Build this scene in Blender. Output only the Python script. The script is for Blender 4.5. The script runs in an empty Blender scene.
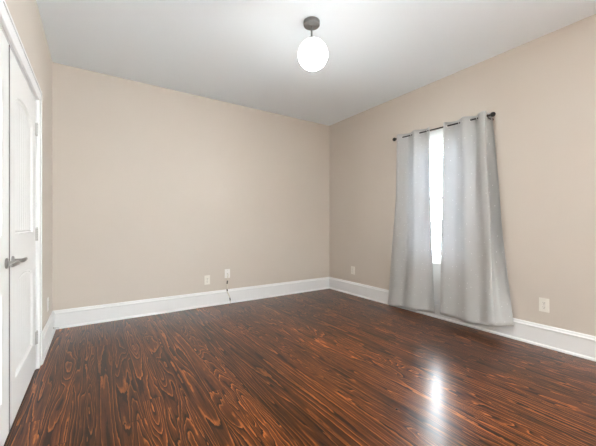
import bpy, bmesh, math, random
from mathutils import Vector, Matrix
PI = math.pi
random.seed(7)
scene = bpy.context.scene
C = scene.collection

# ------------------------------------------------------------------ room numbers (metres)
XL, XR = -0.365, 3.295          # left and right wall faces
YB, YF = 4.0, -3.2             # back wall, wall behind the camera
H = 2.74                        # ceiling height
CAM_F, CAM_YAW, CAM_Z = 305.0, 0.5867, 1.075

# ------------------------------------------------------------------ camera
cam_d = bpy.data.cameras.new('camera')
cam = bpy.data.objects.new('camera', cam_d)
C.objects.link(cam)
cam.location = (0, 0, CAM_Z)
cam.rotation_euler = (PI / 2, 0, -CAM_YAW)
cam_d.sensor_width = 36.0
cam_d.lens = 36.0 * CAM_F / 596.0
cam_d.shift_y = 1.4 / 596.0
cam_d.clip_start = 0.02
scene.camera = cam

# ------------------------------------------------------------------ world, daylight, exposure
world = bpy.data.worlds.new('overcast_sky')
scene.world = world
world.use_nodes = True
bg = world.node_tree.nodes['Background']
bg.inputs['Color'].default_value = (0.90, 0.95, 1.0, 1)
bg.inputs['Strength'].default_value = 18.0


def area_light(name, loc, rot, sx, sy, power, color):
    d = bpy.data.lights.new(name, 'AREA')
    d.shape = 'RECTANGLE'
    d.size, d.size_y = sx, sy
    d.energy = power
    d.color = color
    o = bpy.data.objects.new(name, d)
    C.objects.link(o)
    o.location = loc
    o.rotation_euler = rot
    return o


# added fill light, shining in through an invented opening behind the camera
area_light('added_rear_fill', (XR + 0.45, -2.1, 0.95), (PI / 2 + 0.65, 0, PI / 2), 1.3, 1.2, 195, (0.93, 0.97, 1.0))
# daylight entering through the curtained window
area_light('daylight_side_window', (XR + 1.5, 2.0, 3.3), (math.radians(42), 0, PI / 2), 1.6, 1.2, 260, (0.93, 0.97, 1.0))

vs = scene.view_settings
vs.view_transform = 'Standard'
vs.look = 'None'
vs.gamma = 1.0
vs.use_curve_mapping = False
vs.exposure = 1.45
GLOBE_EMIT = 31.0


# ------------------------------------------------------------------ materials
def new_mat(name):
    m = bpy.data.materials.new(name)
    m.use_nodes = True
    nt = m.node_tree
    return m, nt, nt.nodes['Principled BSDF']


def plain(name, col, rough=0.5, metal=0.0, spec=0.5, bump=0.0, bump_scale=200, var=0.0):
    m, nt, p = new_mat(name)
    p.inputs['Base Color'].default_value = (*col, 1)
    p.inputs['Roughness'].default_value = rough
    p.inputs['Metallic'].default_value = metal
    p.inputs['Specular IOR Level'].default_value = spec
    N = nt.nodes.new
    tc = N('ShaderNodeTexCoord')
    if var:
        n = N('ShaderNodeTexNoise')
        n.inputs['Scale'].default_value = 1.3
        n.inputs['Detail'].default_value = 3
        nt.links.new(tc.outputs['Object'], n.inputs['Vector'])
        mr = N('ShaderNodeMapRange')
        mr.inputs['From Min'].default_value = 0.3
        mr.inputs['From Max'].default_value = 0.7
        mr.inputs['To Min'].default_value = 1 - var
        mr.inputs['To Max'].default_value = 1 + var
        nt.links.new(n.outputs['Fac'], mr.inputs['Value'])
        mx = N('ShaderNodeVectorMath')
        mx.operation = 'SCALE'
        mx.inputs[0].default_value = col
        nt.links.new(mr.outputs[0], mx.inputs['Scale'])
        nt.links.new(mx.outputs[0], p.inputs['Base Color'])
    if bump:
        n = N('ShaderNodeTexNoise')
        n.inputs['Scale'].default_value = bump_scale
        n.inputs['Detail'].default_value = 2
        nt.links.new(tc.outputs['Object'], n.inputs['Vector'])
        b = N('ShaderNodeBump')
        b.inputs['Strength'].default_value = bump
        b.inputs['Distance'].default_value = 0.002
        nt.links.new(n.outputs['Fac'], b.inputs['Height'])
        nt.links.new(b.outputs[0], p.inputs['Normal'])
    return m


M_WALL = plain('beige_wall_paint', (0.61, 0.55, 0.485), 0.6, spec=0.3, bump=0.08, bump_scale=140, var=0.012)
M_CEIL = plain('white_ceiling_paint', (0.88, 0.94, 0.98), 0.8, spec=0.2, bump=0.05, bump_scale=120)
M_TRIM = plain('white_trim_paint', (0.80, 0.805, 0.80), 0.35, bump=0.02, bump_scale=60)
M_DOOR = plain('white_door_paint', (0.74, 0.74, 0.725), 0.38, bump=0.02, bump_scale=60)
M_PLATE = plain('ivory_plate_plastic', (0.78, 0.75, 0.68), 0.35, bump=0.01)
M_PLATEW = plain('white_plate_plastic', (0.82, 0.80, 0.77), 0.35, bump=0.01)
M_SLOT = plain('dark_slot', (0.05, 0.045, 0.04), 0.6, bump=0.01)
M_NICKEL = plain('brushed_nickel', (0.36, 0.355, 0.345), 0.3, metal=1.0, bump=0.03, bump_scale=300)
M_HINGE = plain('satin_hinge_metal', (0.50, 0.49, 0.47), 0.35, metal=0.8, bump=0.03, bump_scale=300)
M_PEWTER = plain('brushed_pewter', (0.21, 0.21, 0.205), 0.42, metal=0.6, bump=0.03, bump_scale=300)
M_ROD = plain('dark_bronze_rod', (0.025, 0.022, 0.02), 0.4, metal=0.6, bump=0.03, bump_scale=300)
M_GROM = plain('silver_grommet', (0.72, 0.72, 0.71), 0.3, metal=0.9, bump=0.02, bump_scale=300)
M_CABLE = plain('ivory_cable_jacket', (0.70, 0.66, 0.55), 0.5, bump=0.02)
M_PLUG = plain('dark_connector_metal', (0.12, 0.12, 0.10), 0.45, metal=0.4, bump=0.02)
M_GAPSHADE = plain('gap_shade_grey', (0.16, 0.155, 0.15), 0.7, bump=0.02)  # shade between the door leaves, given as a dark grey colour
M_RUBBER = plain('white_rubber', (0.85, 0.85, 0.85), 0.5, bump=0.02)
M_SPEC = plain('dark_speck', (0.015, 0.01, 0.008), 0.7, bump=0.02)
M_FENCE = plain('dark_fence_paint', (0.05, 0.055, 0.06), 0.6, bump=0.05, bump_scale=40)
M_GROUND = plain('pale_concrete', (0.55, 0.55, 0.54), 0.8, bump=0.1, bump_scale=30, var=0.1)

# opal glass globe, switched on
M_GLOBE, nt, p = new_mat('opal_glass_lit')
p.inputs['Base Color'].default_value = (0.9, 0.9, 0.9, 1)
p.inputs['Roughness'].default_value = 0.2
p.inputs['Emission Color'].default_value = (1.0, 0.98, 0.95, 1)
# glow shaped to spare the ceiling: emission is cut towards the neck
tc = nt.nodes.new('ShaderNodeTexCoord')
sx = nt.nodes.new('ShaderNodeSeparateXYZ')
mr = nt.nodes.new('ShaderNodeMapRange')
mr.interpolation_type = 'SMOOTHSTEP'
mr.inputs['From Min'].default_value = 0.12
mr.inputs['From Max'].default_value = 0.62
mr.inputs['To Min'].default_value = GLOBE_EMIT
mr.inputs['To Max'].default_value = GLOBE_EMIT * 0.03
nt.links.new(tc.outputs['Generated'], sx.inputs[0])
nt.links.new(sx.outputs[2], mr.inputs['Value'])
nt.links.new(mr.outputs[0], p.inputs['Emission Strength'])

# window glass: clear pane with a weak reflection
M_GLASS = bpy.data.materials.new('window_glass')
M_GLASS.use_nodes = True
nt = M_GLASS.node_tree
nt.nodes.clear()
o = nt.nodes.new('ShaderNodeOutputMaterial')
mix = nt.nodes.new('ShaderNodeMixShader')
tr = nt.nodes.new('ShaderNodeBsdfTransparent')
tr.inputs['Color'].default_value = (0.95, 0.97, 0.97, 1)
gl = nt.nodes.new('ShaderNodeBsdfGlossy')
gl.inputs['Roughness'].default_value = 0.02
lw = nt.nodes.new('ShaderNodeFresnel')
lw.inputs['IOR'].default_value = 1.3
nt.links.new(lw.outputs[0], mix.inputs['Fac'])
nt.links.new(tr.outputs[0], mix.inputs[1])
nt.links.new(gl.outputs[0], mix.inputs[2])
nt.links.new(mix.outputs[0], o.inputs['Surface'])

# curtain fabric: light grey, slightly translucent, sprinkled with tiny foil dots
M_CURT = bpy.data.materials.new('grey_curtain_fabric')
M_CURT.use_nodes = True
nt = M_CURT.node_tree
nt.nodes.clear()
N = nt.nodes.new
out = N('ShaderNodeOutputMaterial')
uv = N('ShaderNodeTexCoord')
vor = N('ShaderNodeTexVoronoi')
vor.voronoi_dimensions = '2D'
vor.inputs['Scale'].default_value = 7.5
vor.inputs['Randomness'].default_value = 0.75
nt.links.new(uv.outputs['UV'], vor.inputs['Vector'])
lt = N('ShaderNodeMath'); lt.operation = 'LESS_THAN'; lt.inputs[1].default_value = 0.034
nt.links.new(vor.outputs['Distance'], lt.inputs[0])
weave = N('ShaderNodeTexNoise')
weave.inputs['Scale'].default_value = 260
nt.links.new(uv.outputs['UV'], weave.inputs['Vector'])
bmp = N('ShaderNodeBump'); bmp.inputs['Strength'].default_value = 0.12; bmp.inputs['Distance'].default_value = 0.001
nt.links.new(weave.outputs['Fac'], bmp.inputs['Height'])
pf = N('ShaderNodeBsdfPrincipled')
pf.inputs['Base Color'].default_value = (0.56, 0.56, 0.545, 1)
pf.inputs['Roughness'].default_value = 0.75
pf.inputs['Specular IOR Level'].default_value = 0.2
pf.inputs['Sheen Weight'].default_value = 0.15
nt.links.new(bmp.outputs[0], pf.inputs['Normal'])
tl = N('ShaderNodeBsdfTranslucent')
tl.inputs['Color'].default_value = (0.62, 0.66, 0.72, 1)
m1 = N('ShaderNodeMixShader'); m1.inputs['Fac'].default_value = 0.15
nt.links.new(pf.outputs[0], m1.inputs[1]); nt.links.new(tl.outputs[0], m1.inputs[2])
foil = N('ShaderNodeBsdfPrincipled')
foil.inputs['Base Color'].default_value = (0.92, 0.92, 0.92, 1)
foil.inputs['Metallic'].default_value = 1.0
foil.inputs['Roughness'].default_value = 0.45
m2 = N('ShaderNodeMixShader')
nt.links.new(lt.outputs[0], m2.inputs['Fac'])
nt.links.new(m1.outputs[0], m2.inputs[1]); nt.links.new(foil.outputs[0], m2.inputs[2])
nt.links.new(m2.outputs[0], out.inputs['Surface'])


def floor_material():
    m, nt, p = new_mat('dark_stained_pine_planks')
    N, L = nt.nodes.new, nt.links.new

    def math_(op, a, b=None, c=None):
        n = N('ShaderNodeMath'); n.operation = op
        for i, v in enumerate((a, b, c)):
            if v is None: continue
            if isinstance(v, (int, float)): n.inputs[i].default_value = v
            else: L(v, n.inputs[i])
        return n.outputs[0]

    def comb(x, y, z):
        n = N('ShaderNodeCombineXYZ')
        for i, v in enumerate((x, y, z)):
            if isinstance(v, (int, float)): n.inputs[i].default_value = v
            else: L(v, n.inputs[i])
        return n.outputs[0]

    def noise(vec, scale=1.0, detail=2.0, rough=0.5, dist=0.0):
        n = N('ShaderNodeTexNoise')
        n.inputs['Scale'].default_value = scale
        n.inputs['Detail'].default_value = detail
        n.inputs['Roughness'].default_value = rough
        n.inputs['Distortion'].default_value = dist
        L(vec, n.inputs['Vector'])
        return n.outputs['Fac']

    def white(vec):
        n = N('ShaderNodeTexWhiteNoise'); n.noise_dimensions = '2D'
        L(vec, n.inputs['Vector'])
        return n

    def ramp(fac, stops, mode='LINEAR'):
        n = N('ShaderNodeValToRGB'); n.color_ramp.interpolation = mode
        els = n.color_ramp.elements
        while len(els) < len(stops): els.new(0.5)
        for e, (pos, col) in zip(els, stops):
            e.position = pos; e.color = (*col, 1)
        L(fac, n.inputs['Fac'])
        return n.outputs['Color']

    tc = N('ShaderNodeTexCoord')
    sp = N('ShaderNodeSeparateXYZ'); L(tc.outputs['Object'], sp.inputs[0])
    x, y = sp.outputs[0], sp.outputs[1]
    W, LEN = 0.118, 2.6
    xs = math_('DIVIDE', x, W)
    ix = math_('FLOOR', xs)
    u = math_('FRACT', xs)
    r0 = white(comb(ix, 3.7, 0)).outputs['Value']
    ys = math_('ADD', math_('DIVIDE', y, LEN), math_('MULTIPLY', r0, 7.3))
    iy = math_('FLOOR', ys)
    v = math_('FRACT', ys)
    wn = white(comb(ix, iy, 0))
    r1 = wn.outputs['Value']
    sc = N('ShaderNodeSeparateColor'); L(wn.outputs['Color'], sc.inputs[0])
    r2, r3 = sc.outputs[0], sc.outputs[1]
    # growth-ring contour field, every plank cut from another spot of the log
    ky = math_('ADD', 0.32, math_('MULTIPLY', r2, 0.9))
    vec = comb(math_('ADD', math_('MULTIPLY', x, 9.5), math_('MULTIPLY', r1, 91.0)),
               math_('ADD', math_('MULTIPLY', y, ky), math_('MULTIPLY', r3, 57.0)), math_('MULTIPLY', r2, 33.0))
    h = noise(vec, 1.0, 2.2, 0.42, 0.35)
    uc = math_('SUBTRACT', u, 0.5)
    h = math_('ADD', h, math_('MULTIPLY', math_('MULTIPLY', uc, uc), 0.5))
    wig = noise(comb(math_('MULTIPLY', x, 55.0), math_('MULTIPLY', y, 16.0), r2), 1.0, 2.0, 0.5)
    h = math_('ADD', h, math_('MULTIPLY', wig, 0.035))
    ringf = math_('MULTIPLY', h, math_('ADD', 9.0, math_('MULTIPLY', r1, 8.0)))
    saw = math_('FRACT', ringf)
    grain = ramp(saw, [(0.0, (0.018, 0.007, 0.004)), (0.14, (0.026, 0.0095, 0.005)), (0.22, (0.080, 0.029, 0.0115)), (0.60, (0.115, 0.043, 0.017)),
                       (0.76, (0.16, 0.060, 0.018)), (0.87, (0.42, 0.175, 0.058)), (0.955, (0.30, 0.125, 0.042)), (0.985, (0.018, 0.007, 0.004))])
    fib = noise(comb(math_('MULTIPLY', x, 190.0), math_('MULTIPLY', y, 5.0), r1), 1.0, 2.0, 0.6)
    fibm = N('ShaderNodeMapRange'); L(fib, fibm.inputs['Value'])
    fibm.inputs['From Min'].default_value = 0.3; fibm.inputs['From Max'].default_value = 0.7
    fibm.inputs['To Min'].default_value = 0.45; fibm.inputs['To Max'].default_value = 1.5
    tone = math_('ADD', 0.72, math_('MULTIPLY', r3, 0.62))
    blotch = noise(comb(math_('MULTIPLY', x, 5.0), math_('MULTIPLY', y, 1.6), r1), 1.0, 3.0, 0.55)
    bm_ = N('ShaderNodeMapRange'); L(blotch, bm_.inputs['Value'])
    bm_.inputs['From Min'].default_value = 0.36; bm_.inputs['From Max'].default_value = 0.55
    bm_.inputs['To Min'].default_value = 0.68; bm_.inputs['To Max'].default_value = 1.1
    # plank seams
    e = math_('MINIMUM', u, math_('SUBTRACT', 1.0, u))
    seam = math_('GREATER_THAN', e, 0.011)
    ev = math_('MINIMUM', v, math_('SUBTRACT', 1.0, v))
    seamv = math_('GREATER_THAN', ev, 0.0006)
    sm = math_('ADD', 0.35, math_('MULTIPLY', math_('MULTIPLY', seam, seamv), 0.65))
    fac = math_('MULTIPLY', math_('MULTIPLY', math_('MULTIPLY', fibm.outputs[0], tone), bm_.outputs[0]), sm)
    vs_ = N('ShaderNodeVectorMath'); vs_.operation = 'SCALE'
    L(grain, vs_.inputs[0]); L(fac, vs_.inputs['Scale'])
    gain = N('ShaderNodeVectorMath'); gain.operation = 'MULTIPLY'
    L(vs_.outputs[0], gain.inputs[0]); gain.inputs[1].default_value = FLOOR_GAIN
    L(gain.outputs[0], p.inputs['Base Color'])
    p.inputs['Roughness'].default_value = 0.36
    p.inputs['Specular IOR Level'].default_value = 0.12
    p.inputs['Specular Tint'].default_value = (1.0, 0.62, 0.42, 1)
    p.inputs['Coat Weight'].default_value = 0.65
    p.inputs['Coat IOR'].default_value = 1.36
    p.inputs['Coat Roughness'].default_value = 0.22
    bmp = N('ShaderNodeBump'); bmp.inputs['Strength'].default_value = 0.12; bmp.inputs['Distance'].default_value = 0.0012
    hb = math_('ADD', math_('MULTIPLY', fib, 0.5), math_('MULTIPLY', noise(comb(math_('MULTIPLY', x, 14.0), math_('MULTIPLY', y, 3.0), 0.0), 1.0, 1.0), 1.2))
    L(hb, bmp.inputs['Height'])
    L(bmp.outputs[0], p.inputs['Normal'])
    return m


FLOOR_GAIN = (0.66, 0.47, 0.29)
M_FLOOR = floor_material()


# ------------------------------------------------------------------ mesh helpers
def box(bm, x0, x1, y0, y1, z0, z1):
    vs = [bm.verts.new((x, y, z)) for x in (x0, x1) for y in (y0, y1) for z in (z0, z1)]
    for f in ((0, 1, 3, 2), (4, 6, 7, 5), (0, 4, 5, 1), (2, 3, 7, 6), (0, 2, 6, 4), (1, 5, 7, 3)):
        bm.faces.new([vs[i] for i in f])


def bevel_all(bm, w, seg=2):
    bmesh.ops.bevel(bm, geom=list(bm.edges), offset=w, segments=seg, affect='EDGES', profile=0.6)


def lathe(bm, prof, origin, axis, n=32):
    """spin a (radius, height) profile about axis through origin"""
    a = Vector(axis).normalized()
    t = Vector((0, 0, 1)) if abs(a.z) < 0.9 else Vector((1, 0, 0))
    e1 = a.cross(t).normalized(); e2 = a.cross(e1)
    rings = []
    for r, hgt in prof:
        c = Vector(origin) + a * hgt
        if r < 1e-6: rings.append([bm.verts.new(c)])
        else: rings.append([bm.verts.new(c + (e1 * math.cos(2 * PI * k / n) + e2 * math.sin(2 * PI * k / n)) * r) for k in range(n)])
    for A, B in zip(rings, rings[1:]):
        for k in range(n):
            k2 = (k + 1) % n
            if len(A) == 1 and len(B) == 1: continue
            if len(A) == 1: bm.faces.new((A[0], B[k2], B[k]))
            elif len(B) == 1: bm.faces.new((A[k], A[k2], B[0]))
            else: bm.faces.new((A[k], A[k2], B[k2], B[k]))


def tube(bm, pts, r, n=10):
    pts = [Vector(q) for q in pts]
    rings = []
    up = None
    for i, q in enumerate(pts):
        d = (pts[min(i + 1, len(pts) - 1)] - pts[max(i - 1, 0)]).normalized()
        if up is None: up = d.orthogonal().normalized()
        e1 = (up - d * up.dot(d)).normalized(); up = e1; e2 = d.cross(e1)
        rr = r[i] if isinstance(r, (list, tuple)) else r
        rings.append([bm.verts.new(q + (e1 * math.cos(2 * PI * k / n) + e2 * math.sin(2 * PI * k / n)) * rr) for k in range(n)])
    for A, B in zip(rings, rings[1:]):
        for k in range(n):
            bm.faces.new((A[k], A[(k + 1) % n], B[(k + 1) % n], B[k]))
    bm.faces.new(rings[0][::-1]); bm.faces.new(rings[-1])


def torus(bm, c, axis, R, r, n=24, m=8):
    a = Vector(axis).normalized(); e1 = a.orthogonal().normalized(); e2 = a.cross(e1)
    rings = []
    for i in range(n):
        d = e1 * math.cos(2 * PI * i / n) + e2 * math.sin(2 * PI * i / n)
        rings.append([bm.verts.new(Vector(c) + d * (R + r * math.cos(2 * PI * k / m)) + a * r * math.sin(2 * PI * k / m)) for k in range(m)])
    for i in range(n):
        A, B = rings[i], rings[(i + 1) % n]
        for k in range(m): bm.faces.new((A[k], A[(k + 1) % m], B[(k + 1) % m], B[k]))


def obj(name, bm, mat, parent=None, smooth=False, angle=35):
    bmesh.ops.recalc_face_normals(bm, faces=bm.faces)
    me = bpy.data.meshes.new(name)
    bm.to_mesh(me); bm.free()
    me.materials.append(mat)
    if smooth:
        for f in me.polygons: f.use_smooth = True
        try: me.set_sharp_from_angle(angle=math.radians(angle))
        except Exception: pass
    o = bpy.data.objects.new(name, me)
    C.objects.link(o)
    if parent is not None:
        o.parent = parent
        # parts are modelled in world space; keep them there under a placed parent
        o.matrix_parent_inverse = Matrix.Translation(parent.location).inverted() if parent.type == 'EMPTY' else Matrix.Identity(4)
    return o


def thing(name, label, cat, loc, group=None, kind=None):
    o = bpy.data.objects.new(name, None)
    C.objects.link(o)
    o.location = loc
    o.empty_display_size = 0.05
    o['label'] = label; o['category'] = cat
    if group: o['group'] = group
    if kind: o['kind'] = kind
    return o


def struct(name, bm, mat, label=None, cat=None, smooth=False):
    o = obj(name, bm, mat, None, smooth)
    o['kind'] = 'structure'
    if label: o['label'] = label
    if cat: o['category'] = cat
    return o


def B(*boxes):
    bm = bmesh.new()
    for b in boxes: box(bm, *b)
    return bm


# ------------------------------------------------------------------ room shell
T = 0.14
DO0, DO1, DOZ = 1.262, 2.972, 2.012           # closet door opening in the left wall
RW0, RW1 = -2.7, -1.5                      # unseen opening added in the right wall to let in fill light
WY0, WY1, WZ0, WZ1 = 1.60, 2.40, 0.64, 2.065  # side window opening

struct('floor', B((XL - 0.9, XR, YF, YB, -0.1, 0)), M_FLOOR, 'dark stained pine plank floor with bold grain', 'floor')
struct('ceiling', B((XL - 0.9, XR + T, YF - T, YB + T, H, H + 0.1)), M_CEIL, 'flat white painted ceiling', 'ceiling')
struct('wall_back', B((XL - T, XR + T, YB, YB + T, -0.1, H)), M_WALL, 'beige wall facing the camera with two plates low down', 'wall')
struct('wall_left', B((XL - T, XL, YF, DO0, 0, H), (XL - T, XL, DO1, YB, 0, H), (XL - T, XL, DO0, DO1, DOZ, H),
                      (XL - 0.9, XL - 0.8, YF, YB, 0, H), (XL - 0.8, XL - T, YF, YF + 0.1, 0, H), (XL - 0.8, XL - T, YB - 0.1, YB, 0, H)),
       M_WALL, 'beige wall on the left around the white closet doors', 'wall')
struct('wall_right', B((XR, XR + T, YF, RW0, -0.1, H), (XR, XR + T, RW1, WY0, -0.1, H), (XR, XR + T, RW0, RW1, -0.1, WZ0), (XR, XR + T, RW0, RW1, WZ1, H), (XR, XR + T, WY1, YB, -0.1, H), (XR, XR + T, WY0, WY1, -0.1, WZ0), (XR, XR + T, WY0, WY1, WZ1, H)),
       M_WALL, 'beige wall on the right behind the curtains', 'wall')
struct('wall_front', B((XL - 0.9, XR + T, YF - T, YF, -0.1, H)),
       M_WALL, 'beige wall behind the camera', 'wall')

# baseboards: shoe moulding, flat board, stepped cap
BPROF = [(0, 0), (0.030, 0), (0.030, 0.008), (0.026, 0.016), (0.018, 0.021), (0.017, 0.022), (0.017, 0.150), (0.021, 0.153), (0.022, 0.160),
         (0.020, 0.166), (0.014, 0.169), (0.012, 0.176), (0.010, 0.184), (0.006, 0.190), (0, 0.190)]


def baseboard(name, runs, label):
    """runs: list of (start, end, inward normal, mitre0, mitre1)"""
    bm = bmesh.new()
    for s, e, nrm, m0, m1 in runs:
        s, e, nrm = Vector(s), Vector(e), Vector(nrm)
        d = (e - s).normalized()
        a = [bm.verts.new(s + nrm * t + d * (t * m0) + Vector((0, 0, z))) for t, z in BPROF]
        b = [bm.verts.new(e + nrm * t - d * (t * m1) + Vector((0, 0, z))) for t, z in BPROF]
        k = len(BPROF)
        for i in range(k):
            bm.faces.new((a[i], a[(i + 1) % k], b[(i + 1) % k], b[i]))
        bm.faces.new(a); bm.faces.new(b[::-1])
    return struct(name, bm, M_TRIM, label, 'baseboard')


CW = 0.072   # door casing width
baseboard('baseboard_back', [((XL, YB, 0), (XR, YB, 0), (0, -1, 0), 1, 1)], 'tall white baseboard along the wall facing the camera')
baseboard('baseboard_right', [((XR, YB, 0), (XR, YF, 0), (-1, 0, 0), 1, 1)], 'tall white baseboard running under the curtains')
baseboard('baseboard_left', [((XL, DO1 + CW - 0.01, 0), (XL, YB, 0), (1, 0, 0), 0, 1), ((XL, YF, 0), (XL, DO0 - CW + 0.01, 0), (1, 0, 0), 1, 0)],
          'short white baseboard between closet casing and corner')
baseboard('baseboard_front', [((XL, YF, 0), (XR, YF, 0), (0, 1, 0), 1, 1)], 'white baseboard behind the camera')

# closet door casing and jamb
bm = B((XL, XL + 0.020, DO1 - 0.010, DO1 + CW - 0.010, 0, DOZ + CW - 0.01), (XL, XL + 0.020, DO0 - CW + 0.01, DO0 + 0.010, 0, DOZ + CW - 0.01),
       (XL, XL + 0.020, DO0 + 0.010, DO1 - 0.010, DOZ - 0.010, DOZ + CW - 0.01))
bevel_all(bm, 0.003, 1)
# outer back band
box(bm, XL, XL + 0.026, DO1 + CW - 0.022, DO1 + CW - 0.008, 0, DOZ + CW + 0.002)
box(bm, XL, XL + 0.026, DO0 - CW + 0.008, DO0 - CW + 0.022, 0, DOZ + CW + 0.002)
box(bm, XL, XL + 0.026, DO0 - CW + 0.022, DO1 + CW - 0.022, DOZ + CW - 0.012, DOZ + CW + 0.002)
box(bm, XL - T, XL, DO1 - 0.016, DO1, 0, DOZ)
box(bm, XL - T, XL, DO0, DO0 + 0.016, 0, DOZ)
box(bm, XL - T, XL, DO0 + 0.016, DO1 - 0.016, DOZ - 0.016, DOZ)
struct('trim_1', bm, M_TRIM, 'white casing around the closet doors', 'door casing')


# ------------------------------------------------------------------ closet doors
def arch_panel_leaf(y0, y1, z0, z1, xf, panels, groove=0.062):
    """door leaf whose face looks along +x: flat face with two recessed, arch-topped, grooved panels"""
    bm = bmesh.new()
    th = 0.035
    stile = 0.138
    py0, py1 = y0 + stile, y1 - stile
    n = 24

    def V(y, z, d): return bm.verts.new((xf - d, y, z))

    def quad(a, b, c, d): bm.faces.new((a, b, c, d))
    # stiles
    for a, b in ((y0, py0), (py1, y1)):
        quad(V(a, z0, 0), V(b, z0, 0), V(b, z1, 0), V(a, z1, 0))
    # edges and back
    box(bm, xf - th, xf - 0.016, y0, y1, z0, z1)
    for (ya, za), (yb, zb) in (((y0, z0), (y1, z0)), ((y1, z0), (y1, z1)), ((y1, z1), (y0, z1)), ((y0, z1), (y0, z0))):
        quad(V(ya, za, 0), V(yb, zb, 0), V(yb, zb, 0.017), V(ya, za, 0.017))

    def arch(y, pb):
        b, tp, rise = pb
        w = (y - py0) / (py1 - py0) * 2 - 1
        return tp + rise * math.sqrt(max(0.0, 1 - w * w * 0.92)) - rise * math.sqrt(0.08)

    def top_of_rail(i, y):           # bottom edge of face region above panel i
        return arch(y, panels[i])
    ys = [py0 + (py1 - py0) * k / n for k in range(n + 1)]
    for a, b in zip(ys, ys[1:]):
        quad(V(a, z0, 0), V(b, z0, 0), V(b, panels[0][0], 0), V(a, panels[0][0], 0))
        quad(V(a, arch(a, panels[0]), 0), V(b, arch(b, panels[0]), 0), V(b, panels[1][0], 0), V(a, panels[1][0], 0))
        quad(V(a, arch(a, panels[1]), 0), V(b, arch(b, panels[1]), 0), V(b, z1, 0), V(a, z1, 0))
    for pb in panels:
        loop = [(py0, pb[0]), (py1, pb[0])] + [(y, arch(y, pb)) for y in reversed(ys)]
        cy = (py0 + py1) / 2; cz = (pb[0] + pb[1]) / 2
        hw = (py1 - py0) / 2; hh = (pb[1] + pb[2] * 0.7 - pb[0]) / 2

        def inset(q, d):
            return (cy + (q[0] - cy) * (hw - d) / hw, cz + (q[1] - cz) * (hh - d) / hh)
        steps = [(0, 0), (0.004, 0.006), (0.010, 0.004), (0.018, 0.010), (0.024, 0.011)]
        prev = None
        for d, dep in steps:
            ring = [V(*inset(q, d), dep) for q in loop]
            if prev:
                k = len(ring)
                for i in range(k): quad(prev[i], prev[(i + 1) % k], ring[(i + 1) % k], ring[i])
            prev = ring
        # grooved boards filling the panel
        a0, a1 = inset((py0, 0), 0.024)[0], inset((py1, 0), 0.024)[0]
        nb = max(3, round((a1 - a0) / groove))
        zb = inset((0, pb[0]), 0.024)[1]

        def ztop(y):
            yy = cy + (y - cy) * hw / (hw - 0.024)
            return inset((yy, arch(min(max(yy, py0), py1), pb)), 0.024)[1]
        cuts = []
        for k in range(nb):
            s = a0 + (a1 - a0) * k / nb; t = a0 + (a1 - a0) * (k + 1) / nb
            g = 0.0045
            cuts += [(s, 0.015 if k else 0.011), (s + g, 0.011), ((s + t) / 2, 0.011), (t - g, 0.011)]
        cuts.append((a1, 0.011))
        for (ya, da), (yb, db) in zip(cuts, cuts[1:]):
            quad(V(ya, zb, da), V(yb, zb, db), V(yb, ztop(yb), db), V(ya, ztop(ya), da))
    bmesh.ops.remove_doubles(bm, verts=bm.verts, dist=1e-5)
    return bm


PAN = [(0.225, 0.735, 0.065), (1.02, 1.755, 0.095)]
GAP = 2.117
XD = XL - 0.002
leaf_r = struct('door_1', arch_panel_leaf(GAP + 0.005, DO1 - 0.019, 0.012, DOZ - 0.019, XD, PAN), M_DOOR,
                'white arch-panelled closet door leaf nearest the corner, lever pointing to the corner', 'door')
leaf_l = struct('door_2', arch_panel_leaf(DO0 + 0.019, GAP - 0.007, 0.012, DOZ - 0.019, XD, PAN), M_DOOR,
                'white arch-panelled closet door leaf cut by the photo edge', 'door')


def lever(parent, y, z, sgn):
    bm = bmesh.new()
    lathe(bm, [(0, 0), (0.026, 0), (0.0265, 0.003), (0.025, 0.007), (0.020, 0.009), (0.0115, 0.010), (0.0105, 0.016), (0.0100, 0.034), (0.0115, 0.040), (0, 0.041)],
          (XD, y, z), (1, 0, 0), 28)
    h = obj('handle', bm, M_NICKEL, parent, True)
    bm = bmesh.new()
    xo = XD + 0.043
    pts = [(xo - 0.004, y - sgn * 0.012, z), (xo, y, z), (xo + 0.002, y + sgn * 0.03, z + 0.001), (xo + 0.001, y + sgn * 0.065, z), (xo - 0.003, y + sgn * 0.10, z - 0.001), (xo - 0.006, y + sgn * 0.112, z - 0.001)]
    tube(bm, pts, [0.0095, 0.0115, 0.0105, 0.0095, 0.009, 0.006], 12)
    obj('lever', bm, M_NICKEL, h, True)


obj('gap_shade_strip', B((XD - 0.030, XD + 0.003, GAP - 0.005, GAP + 0.004, 0.014, DOZ - 0.02)), M_GAPSHADE, leaf_r)  # dark strip standing in for the shade in the gap between leaves
lever(leaf_r, 2.185, 0.882, 1)
lever(leaf_l, 2.050, 0.882, -1)


def hinge(parent, y, z, sgn):
    bm = bmesh.new()
    for k in range(5):
        z0 = z - 0.046 + k * 0.0185
        lathe(bm, [(0, 0), (0.006, 0), (0.0065, 0.001), (0.0065, 0.0165), (0.006, 0.0175), (0, 0.0175)], (XD + 0.008, y, z0), (0, 0, 1), 14)
    lathe(bm, [(0, 0), (0.003, 0), (0.005, 0.003), (0.003, 0.007), (0, 0.008)], (XD + 0.008, y, z + 0.0465), (0, 0, 1), 12)
    box(bm, XD - 0.001, XD + 0.003, y - sgn * 0.022, y - sgn * 0.002, z - 0.045, z + 0.046)
    obj('hinge', bm, M_HINGE, parent, True)


for z in (0.235, 1.0, 1.775):
    hinge(leaf_r, DO1 - 0.0185, z, 1)
    hinge(leaf_l, DO0 + 0.0185, z, -1)

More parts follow.
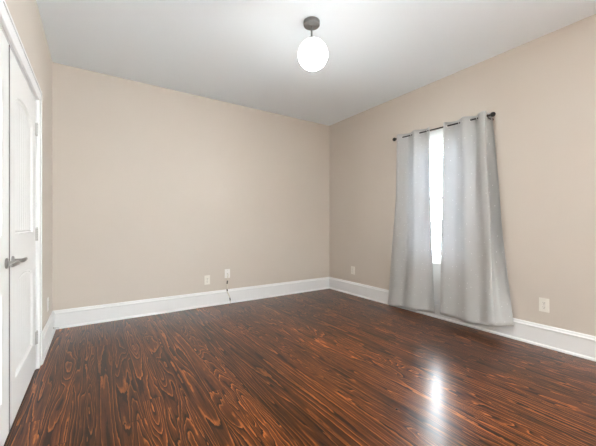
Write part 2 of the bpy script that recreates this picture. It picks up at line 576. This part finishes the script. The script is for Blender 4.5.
# ------------------------------------------------------------------ side window
win = thing('window_1', 'white framed double hung window glimpsed between the grey curtains', 'window', (XR, 2.0, WZ0), kind='structure')
bm = B((XR + 0.02, XR + T, WY0, WY0 + 0.03, WZ0, WZ1), (XR + 0.02, XR + T, WY1 - 0.03, WY1, WZ0, WZ1),
       (XR + 0.02, XR + T, WY0, WY1, WZ1 - 0.02, WZ1), (XR + 0.02, XR + T + 0.03, WY0, WY1, WZ0 - 0.002, WZ0 + 0.02))
obj('window_frame', bm, M_TRIM, win)
bm = B((XR - 0.018, XR, WY0 - 0.09, WY0 + 0.005, WZ0, WZ1 + 0.085), (XR - 0.018, XR, WY1 - 0.005, WY1 + 0.09, WZ0, WZ1 + 0.085),
       (XR - 0.020, XR, WY0 - 0.09, WY1 + 0.09, WZ1 - 0.005, WZ1 + 0.085), (XR - 0.028, XR, WY0 - 0.10, WY1 + 0.10, WZ1 + 0.075, WZ1 + 0.095))
obj('casing', bm, M_TRIM, win)
bm = B((XR - 0.045, XR + 0.03, WY0 - 0.11, WY1 + 0.11, WZ0 - 0.025, WZ0)); bevel_all(bm, 0.004, 2)
box(bm, XR - 0.016, XR, WY0 - 0.09, WY1 + 0.09, WZ0 - 0.10, WZ0 - 0.025)
obj('window_sill', bm, M_TRIM, win)
obj('apron_panel', B((XR - 0.012, XR, WY0 - 0.09, WY1 + 0.09, 0.19, WZ0 - 0.10)), M_TRIM, win)
zm = (WZ0 + WZ1) / 2 + 0.03


def sash(name, x, z0, z1, wb=0.042, wt=0.042):
    w = 0.042
    a, b = WY0 + 0.03, WY1 - 0.03
    s = obj(name, B((x, x + 0.035, a, a + w, z0, z1), (x, x + 0.035, b - w, b, z0, z1), (x, x + 0.035, a + w, b - w, z0, z0 + wb), (x, x + 0.035, a + w, b - w, z1 - wt, z1)), M_TRIM, win)
    obj('pane', B((x + 0.015, x + 0.019, a + w - 0.004, b - w + 0.004, z0 + wb - 0.004, z1 - wt + 0.004)), M_GLASS, s)


sash('lower_sash', XR + 0.045, WZ0 + 0.02, zm + 0.013, 0.042, 0.026)
sash('upper_sash', XR + 0.085, zm - 0.013, WZ1 - 0.02, 0.026, 0.042)

fill_win = thing('added_fill_window', 'unseen white framed window added behind the camera for fill light', 'window', (XR, -2.1, WZ0), kind='structure')  # made-up window, there only to frame the fill light
bm = B((XR - 0.018, XR + T, RW0 - 0.02, RW0 + 0.04, WZ0, WZ1), (XR - 0.018, XR + T, RW1 - 0.04, RW1 + 0.02, WZ0, WZ1), (XR - 0.018, XR + T, RW0, RW1, WZ0, WZ0 + 0.04), (XR - 0.018, XR + T, RW0, RW1, WZ1 - 0.04, WZ1))
obj('window_frame', bm, M_TRIM, fill_win)

# ------------------------------------------------------------------ outdoors, seen through the gap
struct('ground', B((XR + T, 14, -6, 12, -0.35, -0.15)), M_GROUND, 'pale concrete ground outside the window', 'ground')
fence = thing('picket_fence', 'picket fence outside, washed out by daylight in the curtain gap', 'fence', (5.1, 2.9, -0.15))
for k in range(22):
    y = 1.75 + k * 0.12
    bm = bmesh.new()
    pr = [(-0.032, -0.15), (0.032, -0.15), (0.032, 1.12), (0, 1.18), (-0.032, 1.12)]
    a = [bm.verts.new((5.09, y + q, z)) for q, z in pr]; b = [bm.verts.new((5.11, y + q, z)) for q, z in pr]
    bm.faces.new(a); bm.faces.new(b[::-1])
    for i in range(5): bm.faces.new((a[i], a[(i + 1) % 5], b[(i + 1) % 5], b[i]))
    obj('picket', bm, M_FENCE, fence)
for z in (0.15, 0.86):
    obj('rail', B((5.11, 5.15, 1.68, 4.34, z, z + 0.08)), M_FENCE, fence)

# ------------------------------------------------------------------ curtain rod
OFF = 0.09
RY0, RY1, RZ0, RZ1 = 2.560, 1.436, 2.168, 2.140


def rod_z(y): return RZ0 + (RZ1 - RZ0) * (y - RY0) / (RY1 - RY0)


xr = XR - OFF
rod = thing('curtain_rod', 'thin dark curtain rod with ball ends above the window', 'curtain rod', (XR, 2.0, 2.15))
bm = bmesh.new(); tube(bm, [(xr, RY0, RZ0), (xr, RY1, RZ1)], 0.0075, 14); obj('rod', bm, M_ROD, rod, True)
for y, s in ((RY0, 1), (RY1, -1)):
    bm = bmesh.new()
    pr = [(0, -0.012), (0.010, -0.012), (0.011, -0.006), (0.008, -0.002), (0.009, 0.002)]
    R_ = 0.023
    for k in range(13):
        a = -PI / 2 + 0.5 + (PI - 0.5) * k / 12
        pr.append((max(0, R_ * math.cos(a)), 0.022 + R_ * math.sin(a)))
    pr[-1] = (0, pr[-1][1])
    lathe(bm, pr, (xr, y, rod_z(y)), (0, s, 0), 20)
    obj('finial', bm, M_ROD, rod, True, 60)
for y in (RY0 - 0.03, RY1 + 0.024):
    z = rod_z(y)
    bm = bmesh.new()
    lathe(bm, [(0, 0), (0.014, 0), (0.014, 0.003), (0.011, 0.006), (0, 0.006)], (XR, y, z - 0.022), (-1, 0, 0), 20)
    tube(bm, [(XR - 0.004, y, z - 0.022), (XR - 0.05, y, z - 0.022), (xr + 0.012, y, z - 0.020), (xr, y, z - 0.013)], 0.005, 10)
    torus(bm, (xr, y, z), (0, 1, 0), 0.0105, 0.004, 20, 8)
    obj('bracket', bm, M_ROD, rod, True)


# ------------------------------------------------------------------ curtains
def crom(pts, per):
    res = []
    n = len(pts)
    for i in range(n - 1):
        p0, p1, p2, p3 = pts[max(i - 1, 0)], pts[i], pts[i + 1], pts[min(i + 2, n - 1)]
        for k in range(per):
            t = k / per
            res.append(tuple(0.5 * (2 * b + (c - a) * t + (2 * a - 5 * b + 4 * c - d) * t * t + (3 * b - a - 3 * c + d) * t ** 3) for a, b, c, d in zip(p0, p1, p2, p3)))
    res.append(pts[-1])
    return res


def curtain(name, label, top, bot, zbot, pw, grom, seed, width, mid=None):
    t_ = thing(name, label, 'curtain', (xr, sum(q[0] for q in bot) / len(bot), 0.0), 'curtains at the window')
    PER, ROWS = 9, 56
    T_, B_ = crom(top, PER), crom([(y, o, z) for (y, o), z in zip(bot, zbot)], PER)
    TM = 0.46
    M_ = []
    for i in range(len(top)):
        w = TM ** pw
        M_.append((mid or {}).get(i, (top[i][0] + (bot[i][0] - top[i][0]) * w, 0.106 + (top[i][1] * 0.3 + bot[i][1] * 0.7 - 0.106) * 0.75)))
    M_ = crom(M_, PER)
    rnd = random.Random(seed)
    ph = [rnd.uniform(0, 6.28) for _ in range(6)]
    bm = bmesh.new()
    uvl = bm.loops.layers.uv.new('UVMap')
    grid = []
    n = len(T_)
    for j in range(ROWS + 1):
        t = j / ROWS
        row = []
        for i in range(n):
            (ty, to), (by, bo, bz) = T_[i], B_[i]
            my, mo = M_[i]
            # quadratic in t through the top, middle and bottom of this strip
            l0 = (t - TM) * (t - 1) / TM
            l1 = t * (t - 1) / (TM * (TM - 1))
            l2 = t * (t - TM) / (1 - TM)
            y = ty * l0 + my * l1 + by * l2
            of = to * l0 + mo * l1 + bo * l2
            s = i / (n - 1)
            of += 0.007 * math.sin(3.1 * t * PI + 9 * s + ph[0]) * math.sin(PI * t) + 0.005 * math.sin(23 * s + 5 * t + ph[1]) * t * (1 - t * 0.5)
            y += 0.006 * math.sin(4 * t + 11 * s + ph[2]) * math.sin(PI * t)
            ztop = rod_z(ty) + 0.040
            z = ztop + (bz - ztop) * t
            row.append(bm.verts.new((XR - max(of, 0.008 if z > 0.2 else 0.034), y, z)))
        grid.append(row)
    for j in range(ROWS):
        for i in range(n - 1):
            f = bm.faces.new((grid[j][i], grid[j][i + 1], grid[j + 1][i + 1], grid[j + 1][i]))
            for lp, (a, b) in zip(f.loops, ((i, j), (i + 1, j), (i + 1, j + 1), (i, j + 1))):
                lp[uvl].uv = (a / (n - 1) * width + seed * 3.3, 2.1 * (1 - b / ROWS))
    fo = obj('fabric_panel', bm, M_CURT, t_, True, 180)
    sd = fo.modifiers.new('thickness', 'SOLIDIFY'); sd.thickness = 0.0016; sd.offset = 0
    for gy in grom:
        bm = bmesh.new()
        torus(bm, (xr, gy, rod_z(gy)), (0.35, 1, 0), 0.0185, 0.0035, 24, 8)
        obj('grommet', bm, M_GROM, t_, True)
    return t_


curtain('curtain', 'light grey grommet curtain on the corner side of the window',
        [(2.538, .098), (2.50, .126), (2.449, .090), (2.385, .056), (2.319, .090), (2.265, .128), (2.210, .090), (2.150, .060), (2.102, .090), (2.078, .104)],
        [(2.700, .080), (2.640, .108), (2.560, .105), (2.460, .085), (2.370, .105), (2.270, .120), (2.190, .105), (2.120, .088), (2.055, .095), (2.010, .102)],
        [.035, .025, .025, .035, .04, .045, .055, .06, .065, .07], 1.9, (2.449, 2.319, 2.210, 2.102), 1, 1.3)
curtain('curtain', 'light grey grommet curtain nearer the duplex outlet, its outer edge flaring to the wall',
        [(1.908, .104), (1.889, .118), (1.865, .090), (1.800, .056), (1.734, .090), (1.680, .132), (1.621, .090), (1.585, .058), (1.552, .090), (1.515, .135), (1.468, .138), (1.470, .090), (1.490, .050), (1.466, .032), (1.447, .038)],
        [(1.955, .100), (1.910, .114), (1.860, .106), (1.785, .094), (1.715, .112), (1.640, .135), (1.560, .124), (1.525, .116), (1.485, .122), (1.430, .140), (1.385, .138), (1.355, .118), (1.325, .090), (1.290, .064), (1.256, .042)],
        [.078, .078, .076, .074, .072, .070, .074, .080, .086, .095, .105, .112, .118, .124, .130], 1.15, (1.865, 1.734, 1.621, 1.552, 1.470), 2, 1.5,
        {9: (1.475, .142), 10: (1.428, .142), 11: (1.465, .090), 12: (1.485, .014), 13: (1.392, .016), 14: (1.360, .052)})

# ------------------------------------------------------------------ globe ceiling light
LX, LY = 1.480, 2.024
lamp = thing('ceiling_light', 'glowing round white globe hanging from a grey ceiling canopy', 'ceiling light', (LX, LY, H))
bm = bmesh.new()
lathe(bm, [(0, 0), (0.066, 0), (0.067, 0.002), (0.067, 0.028), (0.065, 0.032), (0.060, 0.0335), (0.020, 0.0345), (0.012, 0.036), (0.010, 0.042), (0, 0.042)], (LX, LY, H), (0, 0, -1), 40)
obj('canopy', bm, M_PEWTER, lamp, True)
bm = bmesh.new(); tube(bm, [(LX, LY, H - 0.03), (LX, LY, 2.604)], 0.0075, 14); obj('stem', bm, M_PEWTER, lamp, True)
bm = bmesh.new()
lathe(bm, [(0, 0), (0.014, 0), (0.026, -0.008), (0.030, -0.016), (0, -0.016)], (LX, LY, 2.612), (0, 0, 1), 24)
obj('fitter', bm, M_PEWTER, lamp, True)
bm = bmesh.new()
bmesh.ops.create_uvsphere(bm, u_segments=48, v_segments=28, radius=0.1215)
bmesh.ops.translate(bm, verts=bm.verts, vec=(LX + 0.009, LY - 0.006, 2.471))
obj('globe_shade', bm, M_GLOBE, lamp, True, 180)


# ------------------------------------------------------------------ wall plates
def wall_plate(name, label, cat, centre, nrm, group, kind='duplex', mat=None):
    mat = mat or M_PLATE
    c, nv = Vector(centre), Vector(nrm)
    side = nv.cross(Vector((0, 0, 1)))

    def slab(bm, w, h, d0, d1, du=0, dz=0):
        vs = []
        for d in (d0, d1):
            for a, b in ((-1, -1), (1, -1), (1, 1), (-1, 1)):
                vs.append(bm.verts.new(c + side * (a * w / 2 + du) + Vector((0, 0, b * h / 2 + dz)) + nv * d))
        for f in ((3, 2, 1, 0), (4, 5, 6, 7), (0, 1, 5, 4), (1, 2, 6, 5), (2, 3, 7, 6), (3, 0, 4, 7)):
            bm.faces.new([vs[i] for i in f])
    t_ = thing(name, label, cat, centre, group)
    bm = bmesh.new(); slab(bm, 0.074, 0.120, 0, 0.006); bevel_all(bm, 0.002, 2)
    obj('cover_plate', bm, mat, t_)
    if kind == 'duplex':
        for dz in (0.0195, -0.0195):
            bm = bmesh.new(); slab(bm, 0.033, 0.028, 0.0055, 0.0085, 0, dz); bevel_all(bm, 0.0012, 1)
            s = obj('socket', bm, mat, t_)
            bm = bmesh.new()
            slab(bm, 0.0022, 0.0095, 0.008, 0.0089, -0.0065, dz + 0.003)
            slab(bm, 0.0022, 0.0075, 0.008, 0.0089, 0.0065, dz + 0.003)
            slab(bm, 0.0048, 0.0048, 0.008, 0.0089, 0, dz - 0.008)
            obj('slot', bm, M_SLOT, s)
        bm = bmesh.new(); lathe(bm, [(0, 0), (0.0035, 0), (0.003, 0.0015), (0, 0.002)], c + nv * 0.0058, nrm, 12)
        obj('screw', bm, M_HINGE, t_, True)
    else:
        for dz in (0.042, -0.042):
            bm = bmesh.new(); lathe(bm, [(0, 0), (0.0035, 0), (0.003, 0.0015), (0, 0.002)], c + nv * 0.0058 + Vector((0, 0, dz)), nrm, 12)
            obj('screw', bm, M_HINGE, t_, True)
        if kind == 'jack':
            bm = bmesh.new(); lathe(bm, [(0, 0), (0.007, 0), (0.007, 0.003), (0.0048, 0.003), (0.0048, 0.010), (0, 0.010)], c + nv * 0.0055, nrm, 16)
            obj('jack', bm, M_HINGE, t_, True)
    return t_


wall_plate('wall_outlet', 'small ivory outlet plate on the wall facing the camera, next to the cable plate', 'outlet', (1.224, YB, 0.345), (0, -1, 0), 'wall plates')
wall_plate('wall_jack', 'small white jack plate with a short loose cable hanging under it', 'wall jack', (1.500, YB, 0.405), (0, -1, 0), 'wall plates', 'jack', M_PLATEW)
wall_plate('wall_outlet', 'small ivory outlet plate between the room corner and the grey curtain', 'outlet', (XR, 3.432, 0.370), (-1, 0, 0), 'wall plates')
wall_plate('wall_outlet', 'ivory duplex outlet to the right of the curtains', 'outlet', (XR, 1.037, 0.365), (-1, 0, 0), 'wall plates')
wall_plate('wall_outlet', 'outlet plate seen edge-on beside the closet door casing', 'outlet', (XL, 3.605, 0.340), (1, 0, 0), 'wall plates', 'duplex', M_PLATEW)

# loose cable under the jack plate
cab = thing('cable', 'thin ivory cable hanging from the jack plate over the baseboard', 'cable', (1.51, YB - 0.04, 0))
bm = bmesh.new()
path = crom([(1.500, YB - 0.016, 0.405), (1.500, YB - 0.034, 0.395), (1.494, YB - 0.034, 0.34), (1.488, YB - 0.022, 0.25), (1.486, YB - 0.032, 0.185), (1.496, YB - 0.030, 0.15), (1.520, YB - 0.027, 0.10), (1.528, YB - 0.036, 0.055), (1.528, YB - 0.045, 0.012)], 6)
tube(bm, path, 0.006, 10); obj('cord', bm, M_CABLE, cab, True)
bm = bmesh.new(); tube(bm, [(1.4925, YB - 0.030, 0.315), (1.489, YB - 0.024, 0.270)], 0.0085, 12); obj('connector', bm, M_PLUG, cab, True)
bm = bmesh.new(); tube(bm, [(1.487, YB - 0.030, 0.200), (1.489, YB - 0.0325, 0.172)], 0.0085, 12); obj('connector', bm, M_PLUG, cab, True)
bm = bmesh.new(); tube(bm, [(1.525, YB - 0.032, 0.078), (1.528, YB - 0.040, 0.042)], 0.0075, 12); obj('connector', bm, M_PLUG, cab, True)

# door stop on the left baseboard
ds = thing('door_stop', 'small spring door stop with a white tip in the corner', 'door stop', (XL + 0.017, 3.87, 0.045))
bm = bmesh.new(); lathe(bm, [(0, 0), (0.010, 0), (0.010, 0.003), (0.006, 0.006), (0, 0.006)], (XL + 0.017, 3.87, 0.045), (1, 0, 0), 16); obj('base', bm, M_HINGE, ds, True)
bm = bmesh.new()
tube(bm, [(XL + 0.022 + 0.045 * k / 60, 3.87 + 0.004 * math.cos(k * 0.9), 0.045 - 0.010 * (k / 60) ** 2 + 0.004 * math.sin(k * 0.9)) for k in range(61)], 0.0012, 6)
obj('spring', bm, M_HINGE, ds, True)
bm = bmesh.new(); lathe(bm, [(0, 0), (0.006, 0), (0.007, 0.004), (0.006, 0.012), (0, 0.013)], (XL + 0.066, 3.87, 0.035), (1, 0, -0.25), 14); obj('rubber_tip', bm, M_RUBBER, ds, True)

# dark speck lying on the boards
bm = bmesh.new()
bmesh.ops.create_icosphere(bm, subdivisions=2, radius=0.008)
for v_ in bm.verts:
    v_.co.z = v_.co.z * 0.35 + 0.0026
    v_.co.x *= 1 + 0.25 * math.sin(v_.co.y * 700)
sp_ = obj('debris_speck', bm, M_SPEC, None, True)
sp_.location = (1.459, 1.157, 0)
sp_['label'] = 'tiny dark speck lying on the open floor'; sp_['category'] = 'speck'
